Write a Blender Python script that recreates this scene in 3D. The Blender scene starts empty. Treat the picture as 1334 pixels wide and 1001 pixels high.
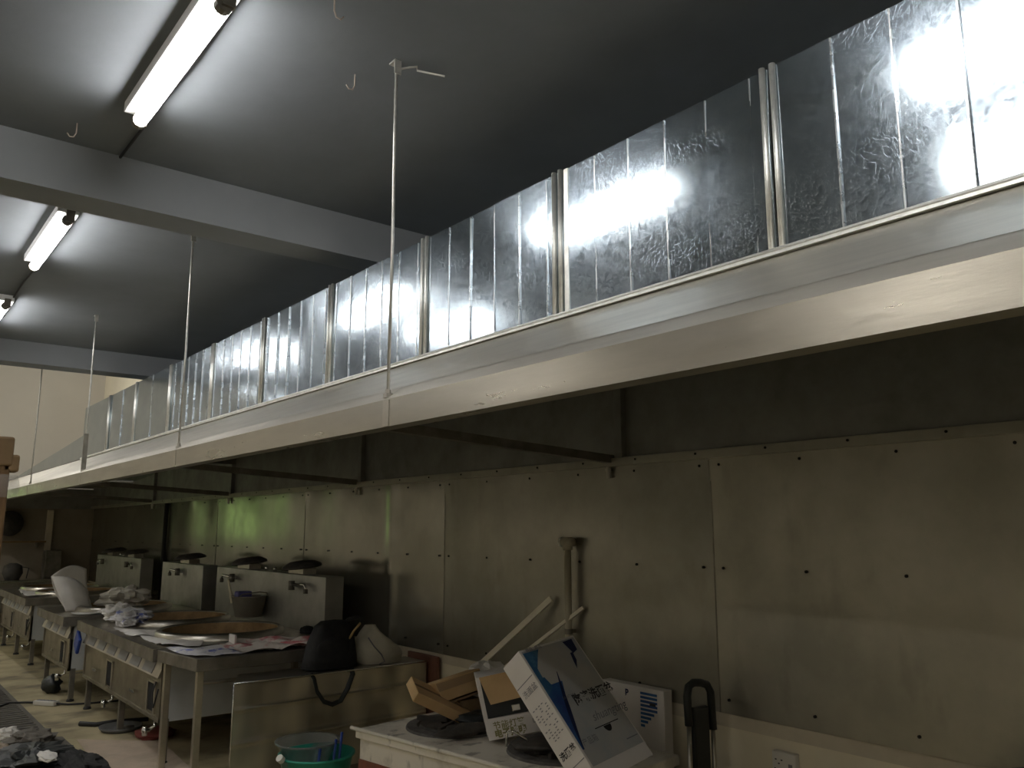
import bpy, bmesh, math, random
from mathutils import Vector, Matrix, noise
R = math.radians
PI = math.pi
rng = random.Random(7)
col = bpy.context.scene.collection
V = Vector

# ------------------------------------------------------------------ materials
def mat(name, c1, c2=None, rough=.6, rough2=None, metal=0., scale=4., bump=0., bscale=None, stretch=(1, 1, 1),
        emit=None, strength=0., detail=6., contrast=(.35, .65), alpha=1., trans=0., spec=.5):
    m = bpy.data.materials.new(name); m.use_nodes = True
    nt = m.node_tree; N = nt.nodes; Lk = nt.links
    b = N['Principled BSDF']
    b.inputs['Metallic'].default_value = metal
    b.inputs['Roughness'].default_value = rough
    b.inputs['Base Color'].default_value = (*c1, 1)
    b.inputs['Specular IOR Level'].default_value = spec
    if alpha < 1: b.inputs['Alpha'].default_value = alpha
    if trans: b.inputs['Transmission Weight'].default_value = trans
    if emit:
        b.inputs['Emission Color'].default_value = (*emit, 1)
        b.inputs['Emission Strength'].default_value = strength
    if c2 or rough2 is not None or bump:
        tc = N.new('ShaderNodeTexCoord'); mp = N.new('ShaderNodeMapping')
        mp.inputs['Scale'].default_value = stretch
        Lk.new(tc.outputs['Object'], mp.inputs['Vector'])
        nz = N.new('ShaderNodeTexNoise'); nz.inputs['Scale'].default_value = scale
        nz.inputs['Detail'].default_value = detail; nz.inputs['Roughness'].default_value = .62
        Lk.new(mp.outputs[0], nz.inputs['Vector'])
        rp = N.new('ShaderNodeMapRange'); rp.inputs['From Min'].default_value = contrast[0]; rp.inputs['From Max'].default_value = contrast[1]
        Lk.new(nz.outputs['Fac'], rp.inputs['Value'])
        if c2:
            mx = N.new('ShaderNodeMix'); mx.data_type = 'RGBA'
            mx.inputs[6].default_value = (*c1, 1); mx.inputs[7].default_value = (*c2, 1)
            Lk.new(rp.outputs[0], mx.inputs[0]); Lk.new(mx.outputs[2], b.inputs['Base Color'])
        if rough2 is not None:
            r2 = N.new('ShaderNodeMapRange'); r2.inputs['To Min'].default_value = rough; r2.inputs['To Max'].default_value = rough2
            Lk.new(rp.outputs[0], r2.inputs['Value']); Lk.new(r2.outputs[0], b.inputs['Roughness'])
        if bump:
            n2 = N.new('ShaderNodeTexNoise'); n2.inputs['Scale'].default_value = bscale or scale * 6; n2.inputs['Detail'].default_value = 4
            Lk.new(mp.outputs[0], n2.inputs['Vector'])
            bp = N.new('ShaderNodeBump'); bp.inputs['Strength'].default_value = bump; bp.inputs['Distance'].default_value = .01
            Lk.new(n2.outputs['Fac'], bp.inputs['Height']); Lk.new(bp.outputs[0], b.inputs['Normal'])
    return m

def add_stains(m, sc=5.5, lo=.60, hi=.72, amt=.55):
    nt = m.node_tree; N = nt.nodes; Lk = nt.links; b = N['Principled BSDF']
    src = b.inputs['Base Color'].links[0].from_socket
    tc = N.new('ShaderNodeTexCoord'); mp = N.new('ShaderNodeMapping'); mp.inputs['Scale'].default_value = (1, 1.3, .55); Lk.new(tc.outputs['Object'], mp.inputs[0])
    nz = N.new('ShaderNodeTexNoise'); nz.inputs['Scale'].default_value = sc; nz.inputs['Detail'].default_value = 6; Lk.new(mp.outputs[0], nz.inputs['Vector'])
    mr = N.new('ShaderNodeMapRange'); mr.inputs['From Min'].default_value = lo; mr.inputs['From Max'].default_value = hi; mr.inputs['To Max'].default_value = amt
    Lk.new(nz.outputs['Fac'], mr.inputs['Value'])
    mx = N.new('ShaderNodeMix'); mx.data_type = 'RGBA'; mx.inputs[7].default_value = (.10, .085, .06, 1)
    Lk.new(mr.outputs[0], mx.inputs[0]); Lk.new(src, mx.inputs[6]); Lk.new(mx.outputs[2], b.inputs['Base Color'])
def galvanised(name):
    m = mat(name, (.39, .46, .52), (.50, .57, .62), rough=.15, metal=1., scale=7., contrast=(.3, .7))
    nt = m.node_tree; N = nt.nodes; Lk = nt.links; b = N['Principled BSDF']
    tc = N.new('ShaderNodeTexCoord')
    vo = N.new('ShaderNodeTexVoronoi'); vo.inputs['Scale'].default_value = 95.; vo.inputs['Randomness'].default_value = 1.
    nz = N.new('ShaderNodeTexNoise'); nz.inputs['Scale'].default_value = 26.; nz.inputs['Detail'].default_value = 3
    Lk.new(tc.outputs['Object'], nz.inputs['Vector'])
    ad = N.new('ShaderNodeMix'); ad.data_type = 'VECTOR'; ad.inputs[0].default_value = .05
    Lk.new(tc.outputs['Object'], ad.inputs[4]); Lk.new(nz.outputs['Color'], ad.inputs[5])
    Lk.new(ad.outputs[1], vo.inputs['Vector'])
    bw = N.new('ShaderNodeRGBToBW'); Lk.new(vo.outputs['Color'], bw.inputs[0])
    rr = N.new('ShaderNodeMapRange'); rr.inputs['To Min'].default_value = .13; rr.inputs['To Max'].default_value = .21
    Lk.new(bw.outputs[0], rr.inputs['Value'])
    # dried smears
    st = N.new('ShaderNodeTexNoise'); st.inputs['Scale'].default_value = 3.2; st.inputs['Detail'].default_value = 7; st.inputs['Roughness'].default_value = .7; st.inputs['Distortion'].default_value = 1.2
    Lk.new(tc.outputs['Object'], st.inputs['Vector'])
    sr = N.new('ShaderNodeMapRange'); sr.inputs['From Min'].default_value = .60; sr.inputs['From Max'].default_value = .74; sr.inputs['To Max'].default_value = .03
    Lk.new(st.outputs['Fac'], sr.inputs['Value'])
    ma = N.new('ShaderNodeMath'); ma.operation = 'ADD'; Lk.new(rr.outputs[0], ma.inputs[0]); Lk.new(sr.outputs[0], ma.inputs[1])
    Lk.new(ma.outputs[0], b.inputs['Roughness'])
    bp = N.new('ShaderNodeBump'); bp.inputs['Strength'].default_value = .13; bp.inputs['Distance'].default_value = .003
    Lk.new(bw.outputs[0], bp.inputs['Height']); Lk.new(bp.outputs[0], b.inputs['Normal'])
    return m

M = {}
M['galv'] = galvanised('galvanised_steel')
M['galv_rib'] = mat('galvanised_rib', (.72, .74, .74), (.5, .52, .53), rough=.22, rough2=.34, metal=1., scale=14)
M['galv_bright'] = mat('bright_galvanised_edge', (.85, .85, .8), (.72, .72, .68), rough=.38, rough2=.5, metal=.9, scale=30)
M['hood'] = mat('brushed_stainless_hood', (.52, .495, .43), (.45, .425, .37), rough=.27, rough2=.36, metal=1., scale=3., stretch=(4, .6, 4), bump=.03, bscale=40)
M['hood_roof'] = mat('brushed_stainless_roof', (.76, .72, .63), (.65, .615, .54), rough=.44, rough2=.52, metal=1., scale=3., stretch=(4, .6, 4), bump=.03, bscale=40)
M['panel_mid'] = mat('wall_sheet_darkened', (.38, .36, .305), (.28, .27, .225), rough=.32, rough2=.42, metal=.9, scale=1.6)  # base darkened to paint in the dark room this sheet mirrors
M['panel_far'] = mat('wall_sheet_polished', (.38, .365, .31), (.30, .29, .245), rough=.16, rough2=.26, metal=.75, scale=2.2)
M['hood_in'] = mat('greasy_hood_interior', (.34, .335, .31), (.25, .245, .225), rough=.4, rough2=.6, metal=.8, scale=3.)
M['panel'] = mat('wall_sheet_stainless', (.46, .435, .36), (.36, .345, .285), rough=.36, rough2=.48, metal=.8, scale=2.2, bump=.02, bscale=30)
M['steel'] = mat('stainless_steel', (.60, .57, .50), (.47, .44, .38), rough=.28, rough2=.42, metal=1., scale=4., bump=.02, bscale=25)
M['steel_grey'] = mat('grey_stainless', (.50, .50, .475), (.40, .40, .38), rough=.36, rough2=.48, metal=.9, scale=4.)
M['steel_front'] = mat('smoky_stainless_front', (.40, .37, .31), (.28, .255, .205), rough=.3, rough2=.44, metal=1., scale=3.5)
M['counter_sheet'] = mat('dented_counter_sheet', (.92, .85, .66), (.34, .31, .24), rough=.30, rough2=.45, metal=.75, scale=2.0, stretch=(1.6, 1, .9), detail=1.5, contrast=(.36, .62))  # pale and dark blotches paint in uneven bright reflections
M['tape'] = mat('shiny_brown_tape', (.42, .29, .16), rough=.18)
M['steel_dark'] = mat('dull_dirty_steel', (.30, .28, .24), (.2, .185, .155), rough=.42, rough2=.6, metal=.85, scale=6.)
M['chrome'] = mat('chrome', (.8, .8, .78), rough=.12, metal=1.)
M['side_grey'] = mat('blue_grey_sheet', (.60, .62, .61), (.52, .54, .53), rough=.5, scale=5)
M['plate_grey'] = mat('pale_control_plate', (.36, .36, .37), (.30, .30, .31), rough=.5, scale=5)
M['ceiling'] = mat('grey_ceiling_paint', (.205, .222, .240), (.172, .186, .202), rough=.85, scale=1.2, bump=.15, bscale=14)
M['beam'] = mat('beam_paint', (.262, .278, .292), (.23, .244, .256), rough=.85, scale=1.5, bump=.1, bscale=14)
M['wall'] = mat('beige_wall_paint', (.62, .58, .50), (.56, .52, .45), rough=.8, scale=1.2, bump=.05)
M['wall_low'] = mat('lower_wall_paint', (.84, .77, .60), (.76, .69, .53), rough=.75, scale=1.7, bump=.05)
M['wall_band'] = mat('lower_wall_band', (.66, .59, .46), (.58, .52, .40), rough=.8, scale=4)
M['far_wall_shade'] = mat('painted_hood_shade', (.30, .26, .20), (.24, .205, .155), rough=.6, scale=3)  # brown dark colour standing in for shade on the far wall
M['wall_far'] = mat('far_wall_paint', (.66, .62, .54), (.62, .58, .50), rough=.85, scale=.8)
M['floor'] = mat('dusty_concrete_floor', (.47, .40, .235), (.27, .23, .14), rough=.7, rough2=.85, scale=1.6, bump=.15, contrast=(.42, .68))
M['drain'] = mat('drain_grate_iron', (.14, .125, .10), (.09, .08, .07), rough=.7, scale=9, bump=.3)
M['black'] = mat('black_cloth', (.012, .012, .013), (.02, .02, .02), rough=.85, scale=20, bump=.2)
M['black_plastic'] = mat('black_plastic', (.016, .02, .02), (.025, .028, .028), rough=.45, scale=8)
M['dark'] = mat('dark_void', (.012, .011, .01), rough=.9)
M['rubber'] = mat('black_rubber', (.02, .02, .02), rough=.6)
M['brick'] = mat('furnace_brick', (.42, .28, .13), (.25, .16, .075), rough=.85, scale=9, bump=.3)
M['soot'] = mat('soot', (.03, .025, .02), (.06, .045, .03), rough=.9, scale=9)
M['paper'] = mat('white_paper', (.86, .83, .77), (.76, .73, .68), rough=.7, scale=7, bump=.1)
M['bagwhite'] = mat('white_plastic_bag', (.88, .86, .82), (.76, .73, .69), rough=.4, scale=9, bump=.2)
M['bagblue'] = mat('blue_printed_bag', (.68, .67, .68), (.12, .16, .45), rough=.45, scale=9, contrast=(.55, .62))
M['bagred'] = mat('red_printed_sack', (.70, .64, .58), (.55, .14, .16), rough=.5, scale=5.5, contrast=(.50, .60), bump=.1)
M['sack'] = mat('dusty_white_sack', (.74, .70, .60), (.58, .55, .47), rough=.75, scale=6, bump=.25)
M['card'] = mat('brown_cardboard', (.62, .42, .21), (.54, .36, .17), rough=.8, scale=6, bump=.05)
M['card_dark'] = mat('dark_cardboard', (.27, .18, .09), (.2, .13, .065), rough=.85, scale=8)
M['card_floor'] = mat('trodden_cardboard', (.56, .45, .34), (.44, .36, .27), rough=.85, scale=5, bump=.1)
M['carton_white'] = mat('carton_white', (.84, .80, .76), (.77, .73, .69), rough=.5, scale=3)
M['carton_front'] = mat('carton_front_print', (.50, .48, .45), (.36, .40, .43), rough=.42, scale=3.2, contrast=(.4, .66))
M['blue'] = mat('print_blue', (.025, .06, .24), (.03, .16, .36), rough=.45, scale=6)
M['cyan'] = mat('print_cyan', (.035, .13, .27), (.10, .25, .38), rough=.45, scale=14, contrast=(.5, .7))
M['navy'] = mat('print_navy', (.012, .02, .075), rough=.5)
M['ink'] = mat('print_ink', (.035, .034, .036), rough=.6)
M['ink_soft'] = mat('print_grey_ink', (.2, .2, .22), rough=.6)
M['ink_olive'] = mat('print_olive_ink', (.26, .24, .10), rough=.6)
M['ivory'] = mat('ivory_enamel', (.86, .81, .70), (.52, .47, .38), rough=.4, rough2=.6, scale=5, contrast=(.5, .72))
M['rust'] = mat('rust_red_band', (.30, .09, .05), (.2, .08, .05), rough=.7, scale=9)
M['iron'] = mat('cast_iron', (.035, .033, .03), (.07, .06, .05), rough=.7, scale=15, bump=.3)
M['ash'] = mat('burnt_grey', (.15, .14, .125), (.07, .065, .06), rough=.8, scale=12, bump=.3)
M['wood'] = mat('rough_orange_wood', (.20, .115, .045), (.12, .07, .03), rough=.75, scale=5, stretch=(8, 8, .6), bump=.1)
M['stick'] = mat('pale_trim', (.80, .74, .57), (.70, .64, .49), rough=.5, scale=6)
M['pvc'] = mat('old_pvc_pipe', (.52, .47, .35), (.44, .40, .29), rough=.45, scale=8)
M['redboard'] = mat('red_brown_tile', (.28, .12, .075), (.2, .09, .06), rough=.6, scale=7)
M['green'] = mat('green_plastic', (.02, .32, .22), (.02, .26, .18), rough=.35, scale=6)
M['bluestick'] = mat('blue_plastic', (.02, .06, .32), rough=.4)
M['bluebox'] = mat('blue_purple_plastic', (.16, .15, .42), (.12, .12, .34), rough=.5, scale=9)
M['pail'] = mat('grey_plastic_pail', (.34, .31, .25), (.27, .245, .2), rough=.6, scale=6)
M['clear'] = mat('clear_plastic', (.75, .8, .78), rough=.15, trans=.85)
M['wrap'] = mat('thin_clear_film', (.8, .8, .78), rough=.15, alpha=.22)
M['cap'] = mat('white_plastic_cap', (.8, .78, .7), rough=.4)
M['white_plastic'] = mat('white_plastic', (.75, .73, .68), rough=.35)
M['tube'] = mat('lit_fluorescent_tube', (.9, .9, .9), emit=(1., .985, .97), strength=37.)
M['tube_fill'] = mat('added_fill_tube', (.9, .9, .9), emit=(1., .95, .88), strength=26.)  # weaker emission for the added fill row on the left
M['tube_far'] = mat('lit_fluorescent_tube_far', (.9, .9, .9), emit=(1., .97, .91), strength=190.)
M['batten'] = mat('lamp_batten', (.75, .75, .74), rough=.5)
M['rod'] = mat('zinc_rod', (.66, .65, .60), (.5, .49, .45), rough=.4, metal=.6, scale=20)
M['wire'] = mat('rusty_wire', (.5, .44, .38), (.36, .28, .22), rough=.6, scale=12)
M['leaf'] = mat('daylit_green_pane', (.3, .5, .12), emit=(.62, .95, .33), strength=.8)
M['frame'] = mat('window_frame_paint', (.4, .4, .38), rough=.6)
M['rubbish'] = mat('grey_rag', (.20, .18, .15), (.11, .10, .085), rough=.85, scale=7, bump=.3)
M['tray'] = mat('old_grey_tray', (.16, .16, .155), (.1, .1, .09), rough=.6, scale=9)
M['redcloth'] = mat('dark_red_rag', (.22, .05, .035), rough=.85)

add_stains(M['panel'], 4.5, .60, .80, .30); add_stains(M['panel_mid'], 4.5, .60, .80, .30); add_stains(M['floor'], 2.4, .52, .66, .7); add_stains(M['ivory'], 9, .56, .64, .6)
# ------------------------------------------------------------------ mesh builder
class MB:
    def __init__(s): s.v = []; s.f = []
    def add(s, vs, fs):
        n = len(s.v); s.v += [V(p) for p in vs]; s.f += [tuple(i + n for i in f) for f in fs]; return s
    def obox(s, c, ax, ay, az):
        c, ax, ay, az = V(c), V(ax), V(ay), V(az)
        vs = [c + ax * i + ay * j + az * k for i in (-1, 1) for j in (-1, 1) for k in (-1, 1)]
        fs = [(0, 1, 3, 2), (4, 6, 7, 5), (0, 4, 5, 1), (2, 3, 7, 6), (0, 2, 6, 4), (1, 5, 7, 3)]
        if ax.cross(ay).dot(az) < 0: fs = [f[::-1] for f in fs]
        return s.add(vs, fs)
    def box(s, x0, x1, y0, y1, z0, z1):
        return s.obox(((x0 + x1) / 2, (y0 + y1) / 2, (z0 + z1) / 2), ((x1 - x0) / 2, 0, 0), (0, (y1 - y0) / 2, 0), (0, 0, (z1 - z0) / 2))
    def tube(s, pts, r, n=10, cap=True, rs=None, flat=1.):
        pts = [V(p) for p in pts]; ring = []
        prev = None
        for i, p in enumerate(pts):
            t = ((pts[i + 1] - p) if i == 0 else (p - pts[i - 1]) if i == len(pts) - 1 else (pts[i + 1] - pts[i - 1]))
            t.normalize()
            if prev is None:
                a = V((0, 0, 1)) if abs(t.z) < .9 else V((1, 0, 0))
                u = t.cross(a).normalized()
            else:
                u = (prev - t * prev.dot(t)).normalized()
            prev = u; w = t.cross(u)
            rr = rs[i] if rs else r
            ring.append([p + u * (math.cos(2 * PI * k / n) * rr) + w * (math.sin(2 * PI * k / n) * rr * flat) for k in range(n)])
        vs = [q for rg in ring for q in rg]; fs = []
        for i in range(len(ring) - 1):
            for k in range(n):
                a, b = i * n + k, i * n + (k + 1) % n
                fs.append((a, b, b + n, a + n))
        if cap:
            fs.append(tuple(range(n))[::-1]); fs.append(tuple((len(ring) - 1) * n + k for k in range(n)))
        return s.add(vs, fs)
    def lathe(s, prof, c=(0, 0, 0), n=32, axis=(0, 0, 1), close=False):
        c = V(c); q = V((0, 0, 1)).rotation_difference(V(axis)); vs = []; fs = []
        for r, z in prof:
            for k in range(n):
                vs.append(c + q @ V((r * math.cos(2 * PI * k / n), r * math.sin(2 * PI * k / n), z)))
        m = len(prof)
        for i in range(m if close else m - 1):
            for k in range(n):
                a, b = i * n + k, i * n + (k + 1) % n; j = ((i + 1) % m - i) * n
                fs.append((a, b, b + j, a + j))
        return s.add(vs, fs)
    def disc(s, r, c, n=32, axis=(0, 0, 1)):
        c = V(c); q = V((0, 0, 1)).rotation_difference(V(axis))
        return s.add([c + q @ V((r * math.cos(2 * PI * k / n), r * math.sin(2 * PI * k / n), 0)) for k in range(n)], [tuple(range(n))])
    def sheet(s, fn, nu, nv):
        vs = [fn(i / nu, j / nv) for i in range(nu + 1) for j in range(nv + 1)]
        fs = [(i * (nv + 1) + j, (i + 1) * (nv + 1) + j, (i + 1) * (nv + 1) + j + 1, i * (nv + 1) + j + 1) for i in range(nu) for j in range(nv)]
        return s.add(vs, fs)
    def poly(s, pts): return s.add(pts, [tuple(range(len(pts)))])
    def prism(s, poly, y0, y1):   # poly of (x,z), extruded along y
        n = len(poly)
        vs = [(x, y0, z) for x, z in poly] + [(x, y1, z) for x, z in poly]
        fs = [tuple(range(n))[::-1], tuple(range(n, 2 * n))] + [(i, (i + 1) % n, (i + 1) % n + n, i + n) for i in range(n)]
        return s.add(vs, fs)
    def blob(s, c, rad, seed=0, amp=.2, nu=20, nv=14, freq=2.2, sq=1.):
        c = V(c); vs = []; fs = []
        for j in range(nv + 1):
            th = PI * j / nv
            for i in range(nu):
                ph = 2 * PI * i / nu
                d = V((math.sin(th) * math.cos(ph), math.sin(th) * math.sin(ph), math.cos(th)))
                d = V([math.copysign(abs(t) ** sq, t) for t in d])
                k = 1 + amp * noise.noise(d * freq + V((seed * 7.3, seed * 1.7, 3))) + amp * .5 * abs(noise.noise(d * freq * 2.4 + V((3, seed * 2.1, 1))))
                vs.append(c + V((d.x * rad[0], d.y * rad[1], d.z * rad[2])) * k)
        for j in range(nv):
            for i in range(nu):
                a, b = j * nu + i, j * nu + (i + 1) % nu
                fs.append((a, a + nu, b + nu, b))
        return s.add(vs, fs)
    def build(s, name, m, parent=None, smooth=False, bevel=0., solid=0., world=True, kind=None):
        me = bpy.data.meshes.new(name)
        if parent is None:
            lo = V([min(p[i] for p in s.v) for i in range(3)]); hi = V([max(p[i] for p in s.v) for i in range(3)])
            org = V(((lo.x + hi.x) / 2, (lo.y + hi.y) / 2, lo.z))
        elif world:
            org = V((0, 0, 0)); q = parent
            while q: org += q.location; q = q.parent
        else: org = V((0, 0, 0))
        me.from_pydata([tuple(p - org) for p in s.v], [], s.f); me.update()
        bm = bmesh.new(); bm.from_mesh(me); bmesh.ops.recalc_face_normals(bm, faces=bm.faces); bm.to_mesh(me); bm.free()
        o = bpy.data.objects.new(name, me); col.objects.link(o)
        mm = m if isinstance(m, bpy.types.Material) else M[m]
        me.materials.append(mm)
        if smooth:
            for p in me.polygons: p.use_smooth = True
        if parent is None: o.location = org
        else: o.parent = parent
        if solid:
            md = o.modifiers.new('s', 'SOLIDIFY'); md.thickness = solid; md.offset = 0
        if bevel:
            md = o.modifiers.new('b', 'BEVEL'); md.width = bevel; md.segments = 2; md.limit_method = 'ANGLE'; md.angle_limit = R(40)
        if kind: o['kind'] = kind
        return o

def tag(o, label, cat, group=None, kind=None):
    o['label'] = label; o['category'] = cat
    if group: o['group'] = group
    if kind: o['kind'] = kind
    return o
def thing(name, label, cat, loc=(0, 0, 0), rz=0, group=None):
    o = bpy.data.objects.new(name, None); col.objects.link(o); o.location = loc; o.rotation_euler = (0, 0, rz)
    o.empty_display_size = .1
    return tag(o, label, cat, group)
def struct(name, mb, m, **k): return mb.build(name, m, kind='structure', **k)
def dup(root, loc, label):
    r = root.copy(); col.objects.link(r); r.location = loc; r['label'] = label
    for ch in list(root.children):
        c = ch.copy(); col.objects.link(c); c.parent = r
        for g in list(ch.children):
            d = g.copy(); col.objects.link(d); d.parent = c
    return r
def wob(y, z, a=.002, f=1.3, s=0.): return a * noise.noise(V((y * f + s, z * f, s * 1.7)))

def writing(text, size, origin, ax, ay, m, parent, name='lettering', shear=0., bold=0.):
    """flat lettering lying on a surface: origin, reading direction ax, up direction ay"""
    cu = bpy.data.curves.new(name, 'FONT'); cu.body = text; cu.size = size; cu.shear = shear; cu.offset = bold
    to = bpy.data.objects.new('t', cu); col.objects.link(to)
    bpy.context.view_layer.update()
    me = bpy.data.meshes.new_from_object(to.evaluated_get(bpy.context.evaluated_depsgraph_get()))
    bpy.data.objects.remove(to)
    ax, ay = V(ax).normalized(), V(ay).normalized(); az = ax.cross(ay)
    org = V((0, 0, 0)); q = parent
    while q: org += q.location; q = q.parent
    for v in me.vertices: v.co = V(origin) + ax * v.co.x + ay * v.co.y - org
    me.materials.clear(); me.materials.append(M[m])
    o = bpy.data.objects.new(name, me); col.objects.link(o); o.parent = parent
    return o

# ------------------------------------------------------------------ camera
cam = bpy.data.cameras.new('camera'); cam.sensor_width = 36; cam.lens = 1075 / 1334 * 36; cam.clip_start = .05
co = bpy.data.objects.new('camera', cam); col.objects.link(co)
co.location = (0, 0, 1.6)
co.rotation_euler = (PI / 2 + math.atan(189.5 / 1075), 0, -R(38.6))
bpy.context.scene.camera = co

# ------------------------------------------------------------------ the setting
XW = 3.47
struct('floor', MB().box(-3.3, 3.6, -3.2, 16.5, -.12, 0), 'floor')
struct('ceiling', MB().box(-3.3, 3.6, -3.2, 9.7, 3.3, 3.45), 'ceiling')
struct('ceiling', MB().box(-3.3, 3.6, 9.7, 16.5, 4.75, 4.9), 'ceiling')
struct('trim_1', MB().box(-3.19, XW, 3.92, 4.14, 3.07, 3.3), 'beam')
struct('trim_2', MB().box(-3.19, XW, 8.55, 8.8, 3.10, 3.3), 'beam')
struct('trim_3', MB().box(-3.19, XW, 9.7, 9.82, 3.3, 4.75), 'beam')
struct('wall_right', MB().box(XW, 3.6, -3.2, 16.5, 0, 4.75), 'wall_low')
struct('wall_left', MB().box(-3.3, -3.19, -3.2, 16.5, 0, 4.75), 'wall')
struct('wall_back', MB().box(-3.3, 3.6, -3.2, -3.08, 0, 3.3), 'wall')
# far wall with the window opening
w = MB()
w.box(-3.19, .1, 16.3, 16.5, 0, 4.75); w.box(1.05, XW, 16.3, 16.5, 0, 4.75)
w.box(.1, 1.05, 16.3, 16.5, 0, 1.4); w.box(.1, 1.05, 16.3, 16.5, 2.3, 4.75)
struct('wall_far', w, 'wall_far')
struct('shade_panel', MB().box(1.25, XW, 16.285, 16.3, 0, 1.96), 'far_wall_shade')  # thin panel added to paint in the shade under the hood
f = MB()
for x0, x1 in ((.1, .14), (.555, .595), (1.01, 1.05)): f.box(x0, x1, 16.32, 16.4, 1.4, 2.3)
f.box(.1, 1.05, 16.32, 16.4, 1.4, 1.44); f.box(.1, 1.05, 16.32, 16.4, 2.26, 2.3)
wf = f.build('window_1', 'frame', kind='structure')
MB().box(.12, 1.03, 16.36, 16.37, 1.42, 2.28).build('pane', 'leaf', wf)
# dado band where the steel cladding stops
struct('trim_4', MB().box(3.462, XW, -3, 16.2, .655, .72), 'wall_band')
# floor drain gutter with grate
g = MB(); g.box(1.08, 1.46, 7.5, 15.8, 0, .006)
for i in range(90): g.box(1.12, 1.42, 7.55 + i * .09, 7.59 + i * .09, .006, .012)
struct('trim_5', g, 'drain')

# ------------------------------------------------------------------ steel sheets on the wall
seams = [-2.15, .27, 2.69, 5.11, 7.5, 9.9, 12.15, 16.2]
plabels = [None, 'stainless wall sheet at the right edge, above the socket outlet',
           'stainless wall sheet above the big blue and white carton, with the capped pipe on it',
           'stainless wall sheet behind the black rucksack, with a streak of green reflection',
           'stainless wall sheet above the splashback of the nearest wok range',
           'stainless wall sheet above the middle wok range, with the bright green reflection',
           'dark stainless wall sheet above the farthest wok range']
for i in range(7):
    y0, y1 = seams[i] + .002, seams[i + 1] - .002
    if plabels[i] is None: continue
    t = thing('wall_sheet', plabels[i], 'wall panel', (3.445, (y0 + y1) / 2, .72), 0, 'stainless sheets cladding the right wall')
    amp = .004 if i < 3 else .010
    def fn(u, v, y0=y0, y1=y1, amp=amp, i=i):
        y = y0 + (y1 - y0) * u; z = .72 + 1.245 * v
        e = min(1, 8 * min(u, 1 - u))
        x = 3.447 + amp * noise.noise(V((y * 1.6, z * .5, i))) - (.006 * math.exp(-((1 - v) * 14) ** 2) * (1 + noise.noise(V((y * 3, 1, i)))))
        if i == 3: x -= .014 * math.exp(-((y - 5.86) * 12) ** 2)
        return (min(x, 3.458), y, z)
    MB().sheet(fn, 160 if i == 3 else 60, 16).build('sheet', 'panel' if i < 2 else 'panel_mid' if i == 2 else 'panel_far', t, smooth=True)
    # folded seam strip at the far edge
    MB().box(3.4455, 3.449, y1 - .005, y1 + .002, .72, 1.965).build('seam', 'steel_dark', t)
    n = 6
    for z in (.785, 1.41, 1.925):
        for k in range(n):
            y = y0 + .06 + (y1 - y0 - .12) * k / (n - 1)
            MB().lathe([(.0, -.008), (.007, -.006), (.007, .004)], (3.445, y, z), 8, (1, 0, 0)).build('screw', 'dark', t)

# capped supply pipe on the wall
t = thing('water_pipe', 'pale capped water pipe standing upright against the steel wall', 'pipe', (3.40, 3.72, .72))
MB().tube([(3.395, 3.72, .0), (3.395, 3.72, 1.50)], .021, 14).build('pipe', 'pvc', t, smooth=True)
m = MB(); m.tube([(3.395, 3.72, 1.48), (3.395, 3.72, 1.555)], .029, 14); m.tube([(3.395, 3.765, 1.525), (3.395, 3.675, 1.525)], .026, 14)
m.build('tee_fitting', 'pvc', t, smooth=True)
MB().tube([(3.395, 3.777, 1.525), (3.395, 3.757, 1.525)], .031, 8).build('cap', 'white_plastic', t)
m = MB(); m.box(3.395, 3.445, 3.71, 3.73, 1.0, 1.02); m.tube([(3.395, 3.72, .995), (3.395, 3.72, 1.025)], .025, 12); m.build('clip', 'steel_dark', t)

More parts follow.
